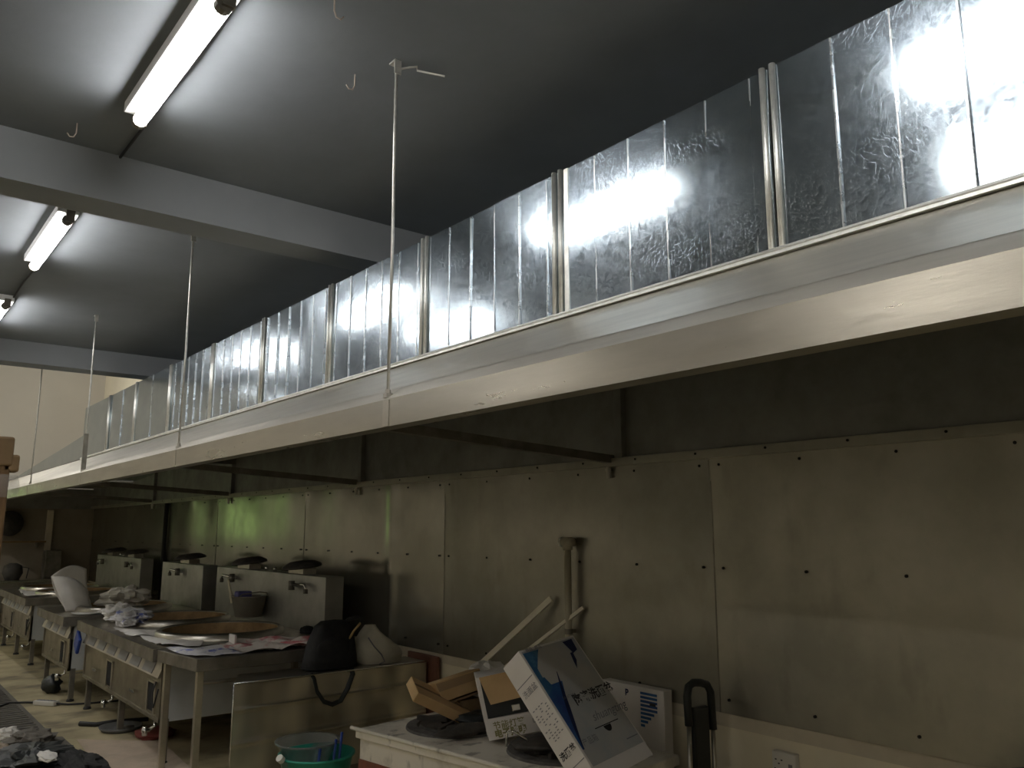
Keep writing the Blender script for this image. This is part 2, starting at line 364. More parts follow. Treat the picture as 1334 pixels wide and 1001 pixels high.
# ------------------------------------------------------------------ exhaust duct
YS = [-1.4, -.53, .32, 1.177, 2.033, 2.887, 3.772, 4.646, 5.517, 6.451, 7.411, 8.323, 9.352]
XD, ZD0, ZD1 = 1.83, 2.31, 2.835
duct = thing('exhaust_duct', 'long ribbed galvanised steel exhaust duct running along the top of the hood', 'duct', (2.6, 4, ZD0))
def ribs_of(i):
    y0, y1 = YS[i], YS[i + 1]
    if i >= 9: return [y0 + (y1 - y0) * .5] if i < 11 else []
    out = []; y = y0 + .06
    while y < y1 - .04: out.append(y); y += .153
    return out
for i in range(len(YS) - 1):
    y0, y1 = YS[i], YS[i + 1]
    rb = ribs_of(i)
    edges = [y0] + rb + [y1]
    m = MB()
    rr = random.Random(40 + i)
    big = rr.uniform(-.004, .004)
    for a, b in zip(edges[:-1], edges[1:]):
        tilt = rr.uniform(-.005, .005); skew = rr.uniform(-.011, .011); bow = rr.uniform(-.0014, .0014)
        def fn(u, v, a=a, b=b, tilt=tilt, skew=skew, bow=bow):
            y = a + (b - a) * u; z = ZD0 + (ZD1 - ZD0) * v
            x = XD + tilt * (v - .5) * .5 + skew * (u - .5) * (b - a) + bow * math.sin(PI * u) * .5 + big * math.sin(PI * v) \
                + .0025 * noise.noise(V((y * 1.1, z * 1.5, 5)))
            return (x, y, z)
        m.sheet(fn, 6, 10)
    # top and back faces of the box section
    m.add([(XD, y0, ZD1), (XD, y1, ZD1), (3.44, y1, ZD1), (3.44, y0, ZD1)], [(0, 1, 2, 3)])
    sec = m.build('duct_section', 'galv', duct, smooth=True)
    if rb:
        mm = MB()
        for y in rb:
            h = rr.choice((.003, .005, .006))
            mm.prism([(XD + .006, ZD0 + .005), (XD - h, ZD0 + .005), (XD - h, ZD1 - .003), (XD + .006, ZD1 - .003)], y - .0022, y + .0022)
        mm.build('rib', 'galv_rib', sec)
    if i > 0:
        for dy in (-.016, .016):
            MB().tube([(XD - .005, y0 + dy, ZD0), (XD - .005, y0 + dy, ZD1 + .004)], .009, 8).build('joint_cleat', 'galv_bright', duct, smooth=True)
MB().box(XD - .004, XD + .01, 1.98, 2.0, ZD0, ZD1).build('corner_strap', 'galv_bright', duct)
m = MB(); m.tube([(XD - .008, -1.4, ZD0 + .006), (XD - .008, 9.352, ZD0 + .006)], .009, 8); m.box(XD - .016, XD + .002, -1.4, 9.352, ZD0 - .006, ZD0 + .002)
m.build('bottom_flange', 'galv_bright', duct)
MB().box(XD, 3.44, 9.345, 9.357, 2.33, ZD1).build('end_plate', 'steel_dark', duct)
# tapered tail section beyond the end plate
m = MB(); n = 14
def tail(u, v):
    y = 9.36 + u * 4.3; zt = 2.56 - .235 * u; z = 2.315 + (zt - 2.315) * v
    return (XD + .01 + .006 * noise.noise(V((y * 1.6, z * 2, 2))), y, z)
m.sheet(tail, 24, 4)
m.add([(XD + .01, 9.36, 2.56), (XD + .01, 13.66, 2.325), (3.44, 13.66, 2.325), (3.44, 9.36, 2.56)], [(0, 1, 2, 3)])
m.build('tapered_tail', 'galv', duct, smooth=True)

# ------------------------------------------------------------------ range hood
hood = thing('range_hood', 'long stainless steel extractor hood with a broad front lip over the wok line', 'extractor hood', (2.4, 6, 1.94))
XL = 1.39
m = MB()
def roof(u, v):
    y = -2.2 + 18.48 * u
    x = 1.452 + (XD + .012 - 1.452) * v; z = 2.083 + (ZD0 - 2.083) * v
    d = .004 * noise.noise(V((y * .7, v * 1.5, 9))) * math.sin(PI * v)
    return (x - d * .5, y, z + d)
m.sheet(roof, 140, 8)
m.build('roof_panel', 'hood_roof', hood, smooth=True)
lipy = [-2.2, .10, 2.43, 4.74, 7.12, 9.5, 12.0, 14.2, 16.28]
for i in range(len(lipy) - 1):
    y0, y1 = lipy[i] + .001, lipy[i + 1] - .001
    m = MB()
    P = [(1.45, 1.955), (1.45, 1.94), (XL, 1.94), (XL, 2.034), (1.455, 2.084)]
    led = MB()
    for a, b in zip(P[:-1], P[1:]):
        def fn(u, v, a=a, b=b):
            y = y0 + (y1 - y0) * u
            x = a[0] + (b[0] - a[0]) * v; z = a[1] + (b[1] - a[1]) * v
            d = .0022 * noise.noise(V((y * 1.0, 3 * z, 4))) * math.sin(PI * v) if a[0] == b[0] else .004 * noise.noise(V((y * .9, 7, 3))) * math.sin(PI * v)
            return (x - d * .6, y, z + d * .8 if a[0] != b[0] else z)
        (led if b == P[-1] else m).sheet(fn, 24, 4)
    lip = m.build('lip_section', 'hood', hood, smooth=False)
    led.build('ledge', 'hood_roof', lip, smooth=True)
    if i:
        MB().box(XL - .003, XL + .002, lipy[i] - .028, lipy[i] + .012, 1.941, 2.03).build('cover_plate', 'steel', lip, bevel=.001)
# inside of the hood
m = MB(); m.box(3.425, 3.435, -2.2, 16.28, 2.0, 2.83); m.box(1.47, 3.43, 16.27, 16.28, 1.95, 2.3)
m.add([(1.475, -2.2, 2.070), (1.475, 16.28, 2.070), (1.86, 16.28, 2.290), (1.86, -2.2, 2.290)], [(0, 1, 2, 3)])
m.add([(1.83, 13.6, 2.312), (1.83, 16.28, 2.312), (3.44, 16.28, 2.312), (3.44, 13.6, 2.312)], [(0, 1, 2, 3)])
m.build('inner_lining', 'hood_in', hood)
MB().box(3.40, 3.437, -2.2, 16.28, 1.957, 2.003).build('grease_rail', 'panel', hood, bevel=.002)
for y in (.35, 3.35, 6.40, 9.45, 12.5):
    m = MB(); m.obox((2.49, y, 2.048), (.94, 0, -.05), (0, .004, 0), (.0012, 0, .022)); m.obox((2.49, y + .02, 2.028), (.94, 0, -.05), (0, .022, 0), (0, 0, .003))
    m.build('tie_bar', 'steel_dark', hood)
    m = MB(); m.box(3.385, 3.425, y - .10, y - .045, 2.0, 2.6)
    m.build('brace', 'hood_in', hood)
    m = MB(); m.tube([(3.42, y + .04, 1.96), (3.42, y + .04, 1.89)], .013, 10); m.tube([(3.42, y + .04, 1.945), (3.42, y + .04, 1.93)], .019, 6)
    st = m.build('drain_stub', 'steel', hood, smooth=False)
# screws along the rail
m = MB()
for k in range(30): m.lathe([(0, -.006), (.006, -.005), (.006, .004)], (3.40, -.2 + k * .42, 1.985), 8, (1, 0, 0))
m.build('rail_screws', 'dark', hood)

# ------------------------------------------------------------------ hanger rods
rl = [(2.445, 'nearest zinc hanger rod, with a bent wire at its ceiling bracket'), (4.735, 'second hanger rod from the camera, just past the ceiling beam'),
      (7.125, 'third hanger rod, shorter in the photo, left of the duct'), (9.45, 'farthest thin hanger rod, in front of the beige far wall')]
for i, (y, lb) in enumerate(rl):
    x = 1.408
    t = thing('hanger_rod', lb, 'rod', (x, y, 2.045), 0, 'threaded rods holding the hood to the ceiling')
    MB().tube([(x, y, 2.04), (x + .003, y, 2.6), (x + .002, y + .004, 3.0), (x, y, 3.26)], .0058, 8).build('rod', 'rod', t, smooth=True)
    m = MB(); m.box(x - .012, x + .012, y - .012, y + .012, 2.043, 2.058); m.tube([(x, y, 2.05), (x, y, 2.072)], .010, 6); m.build('nut', 'steel', t)
    m = MB(); m.box(x - .014, x + .014, y - .012, y + .03, 3.294, 3.3); m.box(x - .014, x + .014, y - .012, y - .008, 3.245, 3.298); m.build('ceiling_bracket', 'rod', t)
    if i == 0:
        MB().tube([(x + .01, y + .01, 3.275), (x + .05, y - .01, 3.29), (x + .075, y - .02, 3.297), (x + .07, y - .03, 3.275), (x + .16, y - .08, 3.262)], .004, 6).build('tie_wire', 'rod', t)
    if i == 2:
        MB().box(x - .012, x + .02, y - .01, y + .012, 2.06, 2.34).build('splice_bar', 'steel_dark', t)

# ------------------------------------------------------------------ fluorescent tubes
def tube_light(x, y0, y1, z, label, L=None, mt='tube'):
    yc = (y0 + y1) / 2; h = (y1 - y0) / 2
    t = thing('tube_light', label, 'ceiling light', (x, yc, z), 0, 'fluorescent tube lights under the ceiling')
    zc = L or 3.3
    m = MB(); m.tube([(0, -h + .025, 0), (0, h - .025, 0)], .026, 16); m.build('tube', mt, t, smooth=True, world=False)
    m = MB(); m.box(-.055, .05, -h - .01, h + .01, .034, zc - z - .001); m.build('batten', 'batten', t, bevel=.003, world=False)
    for s in (-1, 1):
        m = MB(); m.tube([(0, s * (h - .03), 0), (0, s * h, 0)], .028, 12); m.box(-.012, .03, s * h - .012, s * h + .012, -.012, .05)
        m.build('end_cap', 'steel_dark', t, world=False)
    return t
tube_light(.755, 2.38, 3.37, 3.22, 'brightest fluorescent tube, nearest one at the top left, before the beam')
tube_light(.755, 4.72, 5.76, 3.22, 'fluorescent tube just past the ceiling beam, second in the row')
tube_light(.755, 6.9, 7.92, 3.22, 'fluorescent tube cut by the left edge, third in the row')
tube_light(.755, .28, 1.30, 3.22, 'fluorescent tube straight overhead, mirrored in the right end of the duct')
tube_light(.755, -2.3, -1.28, 3.22, 'fluorescent tube behind the photographer, last of its row')
tube_light(-.15, .5, 1.5, 3.22, 'overhead fluorescent tube of the second row, on the open side')
tube_light(-.15, 4.95, 5.95, 3.22, 'fluorescent tube of the second row, past the beam, on the open side')
tube_light(-.15, 8.85, 9.65, 3.22, 'fluorescent tube of the second row, before the taller far room')
tube_light(-2.2, 1.6, 2.8, 3.22, 'added fill light along the left wall, before the beam', None, 'tube_fill')  # unseen left row, added to lift the light under the hood
tube_light(-2.2, -1.6, -.4, 3.22, 'added fill light along the left wall, behind the photographer', None, 'tube_fill')
tube_light(-2.2, 5.6, 6.8, 3.22, 'added fill light along the left wall, past the beam', None, 'tube_fill')
tube_light(.8, 12.6, 13.8, 4.6, 'fluorescent tube high in the taller far room', 4.75, 'tube_far')
tube_light(-1.6, 12.6, 13.8, 4.6, 'fluorescent tube high in the taller far room, farther left', 4.75, 'tube_far')
# cable linking the tubes
tag(MB().tube([(.80, -1.2, 3.288), (.80, 0, 3.29), (.81, 1.1, 3.286), (.815, 2.3, 3.289), (.812, 2.9, 3.27), (.815, 3.4, 3.288), (.81, 3.9, 3.285)], .007, 6).build('lamp_cable', 'rubber', smooth=True),
    'dark cable stapled along the ceiling beside the nearest tube', 'cable', 'cables between the tube lights')
tag(MB().tube([(.80, 4.16, 3.285), (.79, 4.6, 3.289), (.81, 5.2, 3.275), (.80, 5.8, 3.288), (.79, 6.4, 3.285), (.80, 7.0, 3.288), (.80, 8.5, 3.287)], .007, 6).build('lamp_cable', 'rubber', smooth=True),
    'dark cable along the ceiling past the beam, between the second and third tubes', 'cable', 'cables between the tube lights')
# wire hooks left in the ceiling
for (x, y, s, lb) in [(1.06, 2.25, 1, 'small wire hook in the ceiling right of the brightest tube'), (.59, 3.70, -1, 'thin wire hook in the ceiling left of the brightest tube, before the beam'),
                      (1.33, 2.62, -1, 'rusty J shaped wire hook in the ceiling left of the nearest rod'), (1.35, 4.32, 1, 'short wire stub in the ceiling just past the beam')]:
    tag(MB().tube([(x, y, 3.3), (x, y, 3.255), (x + .008 * s, y, 3.235), (x + .024 * s, y, 3.232), (x + .034 * s, y, 3.246)], .0028, 6).build('wire_hook', 'wire', smooth=True),
        lb, 'hook', 'wire hooks left in the ceiling')

# ------------------------------------------------------------------ wok ranges
def ring_cell(m, x0, x1, y0, y1, z, cx, cy, r, n=48):
    inner = []; outer = []
    for k in range(n):
        a = 2 * PI * (k + .5) / n - PI
        a = 2 * PI * k / n
        c, s = math.cos(a), math.sin(a); q = max(abs(c), abs(s)); ux, uy = c / q, s / q
        outer.append((x1 if ux > .999 else x0 if ux < -.999 else (x0 + x1) / 2 + ux * (x1 - x0) / 2, y1 if uy > .999 else y0 if uy < -.999 else (y0 + y1) / 2 + uy * (y1 - y0) / 2, z))
        inner.append((cx + r * c, cy + r * s, z))
    m.add(outer + inner, [(k, (k + 1) % n, (k + 1) % n + n, k + n) for k in range(n)])

def make_range(loc, L, woks, label, caps=True):
    t = thing('wok_range', label, 'stove', loc, 0, 'wok ranges along the steel wall')
    D = 1.26; zt = .78
    m = MB()
    cell = L / woks; cs = []
    for k in range(woks):
        y0, y1 = k * cell, (k + 1) * cell; cy = (y0 + y1) / 2; cx = .68
        ring_cell(m, 0, D, y0, y1, zt, cx, cy, .44); cs.append((cx, cy))
    zb = zt - .085
    m.build('worktop', 'steel', t, world=False)
    m = MB(); ze = zt - .0005
    m.add([(0, 0, zb), (0, L, zb), (D, L, zb), (D, 0, zb), (0, 0, ze), (0, L, ze), (D, L, ze), (D, 0, ze)], [(0, 1, 5, 4), (1, 2, 6, 5), (2, 3, 7, 6), (3, 0, 4, 7)])
    m.build('apron', 'steel_dark', t, world=False)
    for cx, cy in cs:
        b = MB().lathe([(.445, zt - .005), (.44, zt + .045), (.46, zt + .052), (.485, zt + .035), (.49, zt)], (cx, cy, 0), 48).build('wok_rim', 'steel', t, smooth=True, world=False)
        MB().lathe([(.438, zt + .04), (.43, zt - .06), (.40, zt - .16)], (cx, cy, 0), 48).build('brick_lining', 'brick', b, smooth=True, world=False)
        MB().lathe([(.40, zt - .16), (.25, zt - .24), (.0, zt - .27)], (cx, cy, 0), 32).build('burner_bowl', 'soot', b, smooth=True, world=False)
    # body
    x0 = .085; z0 = .28; z1 = zb
    MB().box(x0 + .02, D - .02, .04, .05, z0, z1).build('side_panel', 'side_grey', t, world=False)
    MB().box(x0 + .02, D - .02, L - .05, L - .04, z0, z1).build('side_panel', 'side_grey', t, world=False)
    m = MB(); m.box(x0, x0 + .02, .03, L - .03, z0, .57); m.box(x0 - .01, x0 + .02, .03, .05, z0, z1); m.box(x0 - .01, x0 + .02, L - .05, L - .03, z0, z1); m.box(x0 - .012, x0 + .02, .03, L - .03, z0, z0 + .025)
    m.build('front_panel', 'steel_front', t, world=False, bevel=.002)
    MB().box(x0 + .02, D - .02, .05, L - .05, z0, z0 + .01).build('bottom_panel', 'steel_dark', t, world=False)
    MB().box(D - .03, D - .02, .05, L - .05, z0, z1).build('back_panel', 'steel_dark', t, world=False)
    # slanted control strip with pale tags
    m = MB(); m.obox((x0 - .005, L / 2, .632), (.022, 0, .055), (0, L / 2 - .03, 0), (-.006, 0, .0024)); m.build('control_strip', 'steel', t, world=False)
    nt_ = 3 * woks
    for k in range(nt_):
        y = .14 + (L - .28) * (k + .5) / nt_
        MB().obox((x0 - .013, y, .633), (.017, 0, .042), (0, .12, 0), (-.003, 0, .0012)).build('control_plate', 'plate_grey', t, world=False)
    for k in range(woks):
        yc = (k + .5) * cell
        o = MB().box(x0 - .004, x0 + .012, yc - .42, yc - .27, .33, .52).build('fire_door_slot', 'dark', t, world=False)
        m = MB(); m.box(x0 - .012, x0, yc - .45, yc - .42, .32, .53); m.box(x0 - .012, x0, yc - .27, yc - .245, .32, .53); m.box(x0 - .012, x0, yc - .45, yc - .245, .52, .535)
        m.build('slot_frame', 'steel', o, world=False)
        m = MB(); m.obox((x0 - .02, yc + .1, .40), (.004, 0, 0), (0, .07, 0), (0, 0, .009)); m.build('door_handle', 'chrome', t, world=False)
        m = MB(); m.tube([(x0 + .03, yc - .36, .30), (x0 + .03, yc - .36, .22), (x0 - .03, yc - .36, .19)], .011, 10); m.tube([(x0 - .035, yc - .36, .225), (x0 - .035, yc - .36, .165)], .018, 10); m.tube([(x0 - .055, yc - .36, .20), (x0 + .0, yc - .36, .20)], .014, 10)
        m.build('gas_valve', 'chrome', t, smooth=True, world=False)
        if k == 0 and woks > 1 and caps:
            m = MB(); m.tube([(x0 - .012, yc - .465, .54), (x0 - .03, yc - .46, .47), (x0 - .03, yc - .475, .40), (x0 - .03, yc - .50, .375), (x0 - .03, yc - .525, .41), (x0 - .012, yc - .53, .50)], .005, 6)
            m.build('gas_hose', 'rubber', t, smooth=True, world=False)
    # legs
    for y in ([.06, L / 2, L - .06] if woks > 1 else [.06, L - .06]):
        for x in (.13, D - .1):
            lg = MB().box(x - .022, x + .022, y - .022, y + .022, .02, z0 + .02).build('leg', 'steel_dark', t, world=False, bevel=.003)
            MB().lathe([(0, 0), (.034, 0), (.034, .012), (.02, .03), (0, .03)], (x, y, 0), 14).build('foot', 'rubber', lg, world=False)
    # splash box with taps
    sx0, sx1 = 1.27, 1.43
    MB().box(sx0, sx1, -.02, L + .05, zb, 1.225).build('splash_box', 'steel_grey', t, world=False, bevel=.004)
    for k in range(woks):
        yc = (k + .5) * cell + (.1 if k else -.1) * (woks > 1)
        for s in ((1,) if woks == 1 else ((-1,) if k == 0 else (1,))):
            m = MB()
            m.tube([(sx0 + .005, yc, 1.14), (sx0 - .05, yc, 1.14)], .017, 10); m.tube([(sx0 - .05, yc - .025 * s, 1.145), (sx0 - .05, yc + .24 * s, 1.155), (sx0 - .05, yc + .265 * s, 1.14), (sx0 - .05, yc + .265 * s, 1.10)], .013, 10)
            tp = m.build('tap', 'chrome', t, smooth=True, world=False)
            m = MB(); m.tube([(sx0 - .05, yc - .01 * s, 1.10), (sx0 - .05, yc - .01 * s, 1.175)], .026, 10); m.tube([(sx0 - .05, yc + .265 * s, 1.12), (sx0 - .05, yc + .265 * s, 1.085)], .019, 10)
            m.build('tap_handle', 'steel_dark', tp, smooth=True, world=False)
        # flue cap on top: pale block under a dark lid
        yy = (k + .5) * cell
        if caps:
            fb = MB().box(sx0 + .03, sx1 - .01, yy - .13, yy + .17, 1.225, 1.275).build('flue_block', 'steel', t, world=False, bevel=.003)
            MB().lathe([(0, .0), (.17, 0), (.165, .02), (.11, .05), (0, .056)], (sx0 + .09, yy + .02, 1.278), 24, (-.12, 0, 1)).build('flue_lid', 'iron', fb, smooth=True, world=False)
    for yy in (L * .47, L * .55):
        MB().lathe([(0, 0), (.016, 0), (.016, .03), (.008, .042), (0, .042)], (sx0 + .06, yy, 1.225), 12).build('knob', 'chrome', t, smooth=True, world=False)
    return t
make_range((1.77, 6.2, 0), 2.4, 2, 'nearest wok range, with papers and bags on its top and two taps on its splashback')
make_range((1.72, 8.95, 0), 1.35, 1, 'single wok range in the middle, with a large white folded sheet standing on it')
make_range((1.80, 11.6, 0), 2.3, 2, 'farthest wok range, partly hidden at the left behind the wooden post')

# work table joined to the near range
t = thing('work_table', 'small dark steel work table on slim legs joined to the nearest wok range', 'table', (1.8, 5.56, 0))
m = MB()
m.add([(1.86, 5.56, .70), (2.86, 5.54, .70), (2.86, 6.17, .70), (1.79, 6.17, .70), (1.86, 5.56, .78), (2.86, 5.54, .78), (2.86, 6.17, .78), (1.79, 6.17, .78)],
      [(0, 1, 5, 4), (1, 2, 6, 5), (2, 3, 7, 6), (3, 0, 4, 7), (4, 5, 6, 7), (0, 3, 2, 1)])
m.build('tabletop', 'steel_dark', t, bevel=.004)
for (x, y) in ((1.90, 5.61), (1.85, 6.12), (2.78, 5.60), (2.78, 6.12)):
    lg = MB().box(x - .021, x + .021, y - .021, y + .021, .01, .70).build('leg', 'steel', t, bevel=.003)
    MB().lathe([(0, 0), (.028, 0), (.028, .012), (0, .02)], (x, y, 0), 12).build('foot', 'rubber', lg)
MB().tube([(1.92, 5.62, .62), (2.77, 5.61, .62)], .012, 8).build('stretcher', 'steel', t)

# ------------------------------------------------------------------ stainless counter in front of it
t = thing('steel_counter', 'low stainless steel counter with two dented creases, carrying the black rucksack', 'counter', (1.985, 5.235, 0))
m = MB()
def cf(u, v):
    x = 1.985 + 1.40 * u; z = .06 + .60 * v
    d = .012 * noise.noise(V((x * 2.4, z * 2.5, 3))) * math.sin(PI * u) + .012 * math.exp(-((z - .503 - .02 * u) * 75) ** 2) + .015 * math.exp(-((z - .305 - .02 * u) * 70) ** 2)
    return (x, 5.235 - d, z)
m.sheet(cf, 50, 80); m.build('front_panel', 'counter_sheet', t, smooth=True)
MB().add([(x, y, z) for z in (.655, .667) for x, y in ((1.985, 5.225), (3.385, 5.225), (3.385, 5.52), (2.115, 5.52))], [(3, 2, 1, 0), (4, 5, 6, 7), (0, 1, 5, 4), (1, 2, 6, 5), (2, 3, 7, 6), (3, 0, 4, 7)]).build('counter_top', 'steel', t, bevel=.003)
for zc_ in (.507, .303): MB().tube([(1.99, 5.232, zc_), (2.3, 5.228, zc_ + .004), (2.8, 5.230, zc_ + .012), (3.38, 5.232, zc_ + .016)], .0065, 8).build('crease', 'steel', t, smooth=True)
MB().add([(1.986, 5.237, .06), (2.112, 5.515, .06), (2.112, 5.515, .657), (1.986, 5.237, .657)], [(0, 1, 2, 3)]).build('side_panel', 'steel', t)
MB().box(3.376, 3.388, 5.23, 5.515, .06, .657).build('side_panel', 'steel', t)
MB().box(2.115, 3.38, 5.505, 5.515, .06, .657).build('back_panel', 'steel_dark', t)
MB().box(2.14, 3.36, 5.25, 5.5, 0, .06).build('plinth', 'steel_dark', t)
m = MB(); m.tube([(1.982, 5.222, .08), (1.982, 5.222, .664), (3.385, 5.222, .664)], .006, 8); m.build('edge_trim', 'chrome', t, smooth=True)

# rucksack and white sack on the counter
t = thing('rucksack', 'limp black rucksack standing on the steel counter, one strap hanging down', 'bag', (2.70, 5.37, .667))
m = MB(); n = 28; prof = [(0, .0, .0), (.008, .195, .115), (.08, .185, .11), (.16, .165, .10), (.23, .148, .09), (.28, .128, .075), (.31, .09, .05), (.318, .0, .0)]
vs = []; fs = []
for j, (z, a, b) in enumerate(prof):
    for k in range(n):
        an = 2 * PI * k / n; c, s = math.cos(an), math.sin(an)
        c = math.copysign(abs(c) ** .7, c); s = math.copysign(abs(s) ** .7, s)
        w_ = 1 + .08 * noise.noise(V((c * 2, s * 2, z * 9)))
        vs.append((2.695 + .02 * z / .3 - (.05 if False else 0) + c * a * w_, 5.375 + s * b * w_, .669 + z))
for j in range(len(prof) - 1):
    for k in range(n): fs.append((j * n + k, j * n + (k + 1) % n, (j + 1) * n + (k + 1) % n, (j + 1) * n + k))
m.add(vs, fs); m.build('body', 'black', t, smooth=True)
MB().blob((2.68, 5.29, .79), (.12, .025, .09), 3, .1, sq=.8).build('front_pocket', 'black', t, smooth=True)
MB().tube([(2.50, 5.24, .668), (2.51, 5.215, .64), (2.53, 5.208, .56), (2.58, 5.205, .49), (2.64, 5.205, .465), (2.70, 5.205, .48), (2.75, 5.208, .55), (2.79, 5.215, .64), (2.80, 5.26, .675)], .017, 8, flat=.4).build('strap', 'black_plastic', t, smooth=True)
MB().tube([(2.78, 5.36, .93), (2.80, 5.33, .985), (2.85, 5.30, 1.0), (2.90, 5.31, .985), (2.91, 5.33, .95)], .014, 8).build('carry_loop', 'black', t, smooth=True)
MB().tube([(2.80, 5.30, .86), (2.82, 5.28, .91), (2.87, 5.28, .96)], .016, 8, flat=.5).build('tan_lining', 'card', t, smooth=True)
m = MB(); rr = random.Random(3)
def sk(u, v):
    a = 2 * PI * u; z = v
    tw = [(.17, .10), (.20, .115), (.195, .11), (.17, .095), (.13, .07), (.07, .02)]
    k = min(int(v * 5), 4); q = v * 5 - k
    ra = tw[k][0] * (1 - q) + tw[k + 1][0] * q; rb = tw[k][1] * (1 - q) + tw[k + 1][1] * q
    w_ = 1 + .16 * noise.noise(V((math.cos(a) * 1.7, math.sin(a) * 1.7, v * 4 + 5)))
    return (3.09 - .05 * v + ra * math.cos(a) * w_, 5.39 + rb * math.sin(a) * w_, .669 + .265 * v - .12 * v * max(0, math.cos(a)) * .8)
m.sheet(sk, 32, 14)
s_ = m.build('white_sack', 'sack', smooth=True)
tag(s_, 'slumped dusty white sack leaning beside the black rucksack on the counter', 'sack')
MB().tube([(2.93, 5.27, .86), (2.97, 5.258, .80), (3.03, 5.255, .74), (3.06, 5.26, .69), (3.02, 5.262, .675)], .005, 6).build('drawstring', 'ink_soft', s_, smooth=True)

# ------------------------------------------------------------------ things on the ranges
def crumple_sheet(name, corners, z, m, label, cat, amp=.02, nu=14, nv=14, seed=1, group=None, freq=5.):
    c = [V((*p, z)) if len(p) == 2 else V(p) for p in corners]
    def fn(u, v):
        p = (c[0] * (1 - u) + c[1] * u) * (1 - v) + (c[3] * (1 - u) + c[2] * u) * v
        return p + V((0, 0, abs(amp * noise.noise(p * freq + V((seed, seed * 2, 0)))) * 2.2 + .001))
    o = MB().sheet(fn, nu, nv).build(name, m, smooth=False)
    return tag(o, label, cat, group)
crumple_sheet('paper_sheet', [(1.84, 6.25), (2.05, 6.1), (2.25, 6.55), (1.86, 7.0)], .783, 'paper', 'crumpled white paper at the front corner of the nearest range', 'paper', .018, seed=2, group='papers on the nearest range')
crumple_sheet('paper_sheet', [(1.87, 5.62), (2.20, 5.60), (2.22, 6.05), (1.82, 6.1)], .783, 'bagblue', 'thin white sheet with small blue print on the corner of the work table', 'paper', .012, seed=5, group='papers on the nearest range')
crumple_sheet('paper_sheet', [(1.82, 7.05), (2.02, 6.85), (2.08, 7.3), (1.86, 7.7)], .783, 'paper', 'flat grey white paper on the front edge of the nearest range, behind the first', 'paper', .014, seed=8, group='papers on the nearest range')
crumple_sheet('printed_sack', [(2.16, 5.6), (2.84, 5.57), (2.84, 6.1), (2.18, 6.12)], .785, 'bagred', 'flattened white sack with red print lying on the work table', 'sack', .045, 22, 18, seed=11, freq=4)
o = MB().blob((2.02, 8.22, .862), (.13, .11, .07), 4, .5, 28, 18, 3).build('plastic_bag', 'bagwhite', smooth=False); tag(o, 'crumpled white plastic bag at the far front corner of the nearest range', 'bag', 'crumpled bags on the nearest range')
o = MB().blob((2.03, 7.82, .852), (.14, .15, .065), 9, .5, 28, 18, 3).build('plastic_bag', 'bagblue', smooth=False); tag(o, 'crumpled blue and white printed bag beside the white one on the nearest range', 'bag', 'crumpled bags on the nearest range')
o = MB().box(2.27, 2.285, 6.02, 6.13, .84, .905).build('small_card', 'carton_white', bevel=.001); tag(o, 'small grey card standing up behind the red printed sack', 'card')
o.location.z = .79

# pail with a blue box in it
t = thing('pail', 'grey plastic pail by the splashback of the nearest range, full of odds and ends', 'bucket', (2.90, 7.42, .8))
MB().lathe([(0, .0), (.115, 0), (.15, .17), (.158, .172), (.158, .18), (.146, .18), (.112, .01), (0, .01)], (2.91, 7.42, .835), 32).build('body', 'pail', t, smooth=True)
MB().tube([(2.78, 7.34, 1.01), (2.80, 7.28, 1.04), (2.93, 7.24, 1.055), (3.03, 7.31, 1.04), (3.05, 7.37, 1.01)], .005, 6).build('handle', 'steel_dark', t, smooth=True)
o = MB().box(2.80, 2.93, 7.40, 7.50, .95, 1.055).build('blue_tub', 'bluebox', bevel=.012); tag(o, 'small blue plastic tub poking out of the grey pail', 'container')
o = MB().tube([(2.80, 7.52, .95), (2.76, 7.56, 1.16)], .014, 8, rs=[.02, .008]).build('wooden_spatula', 'stick'); tag(o, 'pale wooden stick standing in the grey pail', 'stick')
# small dark valve things beside the near basin
o = MB().blob((3.0, 6.40, .80), (.05, .07, .035), 6, .3).build('black_cloth', 'black', smooth=True); tag(o, 'small black rag behind the basin of the nearest range', 'cloth')

# folded sheet and grey bag on the middle range
m = MB()
def back(u, v):
    lo = V((1.87, 9.62, .787)).lerp(V((2.13, 9.66, .787)), u); hi = V((1.70, 9.62, 1.13)).lerp(V((2.05, 9.78, 1.19)), u) + V((0, 0, .07 * math.sin(PI * u)))
    return lo.lerp(hi, v) + V((-.02, .03, 0)) * math.sin(PI * v) + V((0, .03 * math.sin(2 * u + 3 * v), 0))
def front(u, v):
    lo = V((1.84, 9.50, .787)).lerp(V((2.08, 9.55, .787)), u); hi = V((1.705, 9.615, 1.128)).lerp(V((2.05, 9.60, .98)), u) + V((.02, -.04, .05)) * math.sin(PI * u)
    return lo.lerp(hi, v) + V((-.015, -.05, 0)) * math.sin(PI * v)
m.sheet(back, 12, 12); m.sheet(front, 12, 12)
o = m.build('folded_sheet', 'paper', solid=.004, smooth=True); tag(o, 'large white folded paper sheet standing up on the middle range', 'paper')
o = MB().blob((2.42, 9.62, .885), (.22, .16, .10), 12, .5, 28, 18, 2.5).build('plastic_bag', 'sack', smooth=False); tag(o, 'grey crumpled plastic bag beside the tall folded sheet on the middle range', 'bag')
crumple_sheet('paper_sheet', [(1.83, 9.1), (2.5, 9.02), (2.5, 9.2), (1.85, 9.32)], .783, 'paper', 'flat white paper on the near edge of the middle range', 'paper', .008, seed=15)
crumple_sheet('paper_sheet', [(1.85, 11.9), (2.3, 11.8), (2.35, 12.6), (1.9, 12.9)], .783, 'paper', 'pale paper lying on top of the farthest wok range', 'paper', .02, seed=19)
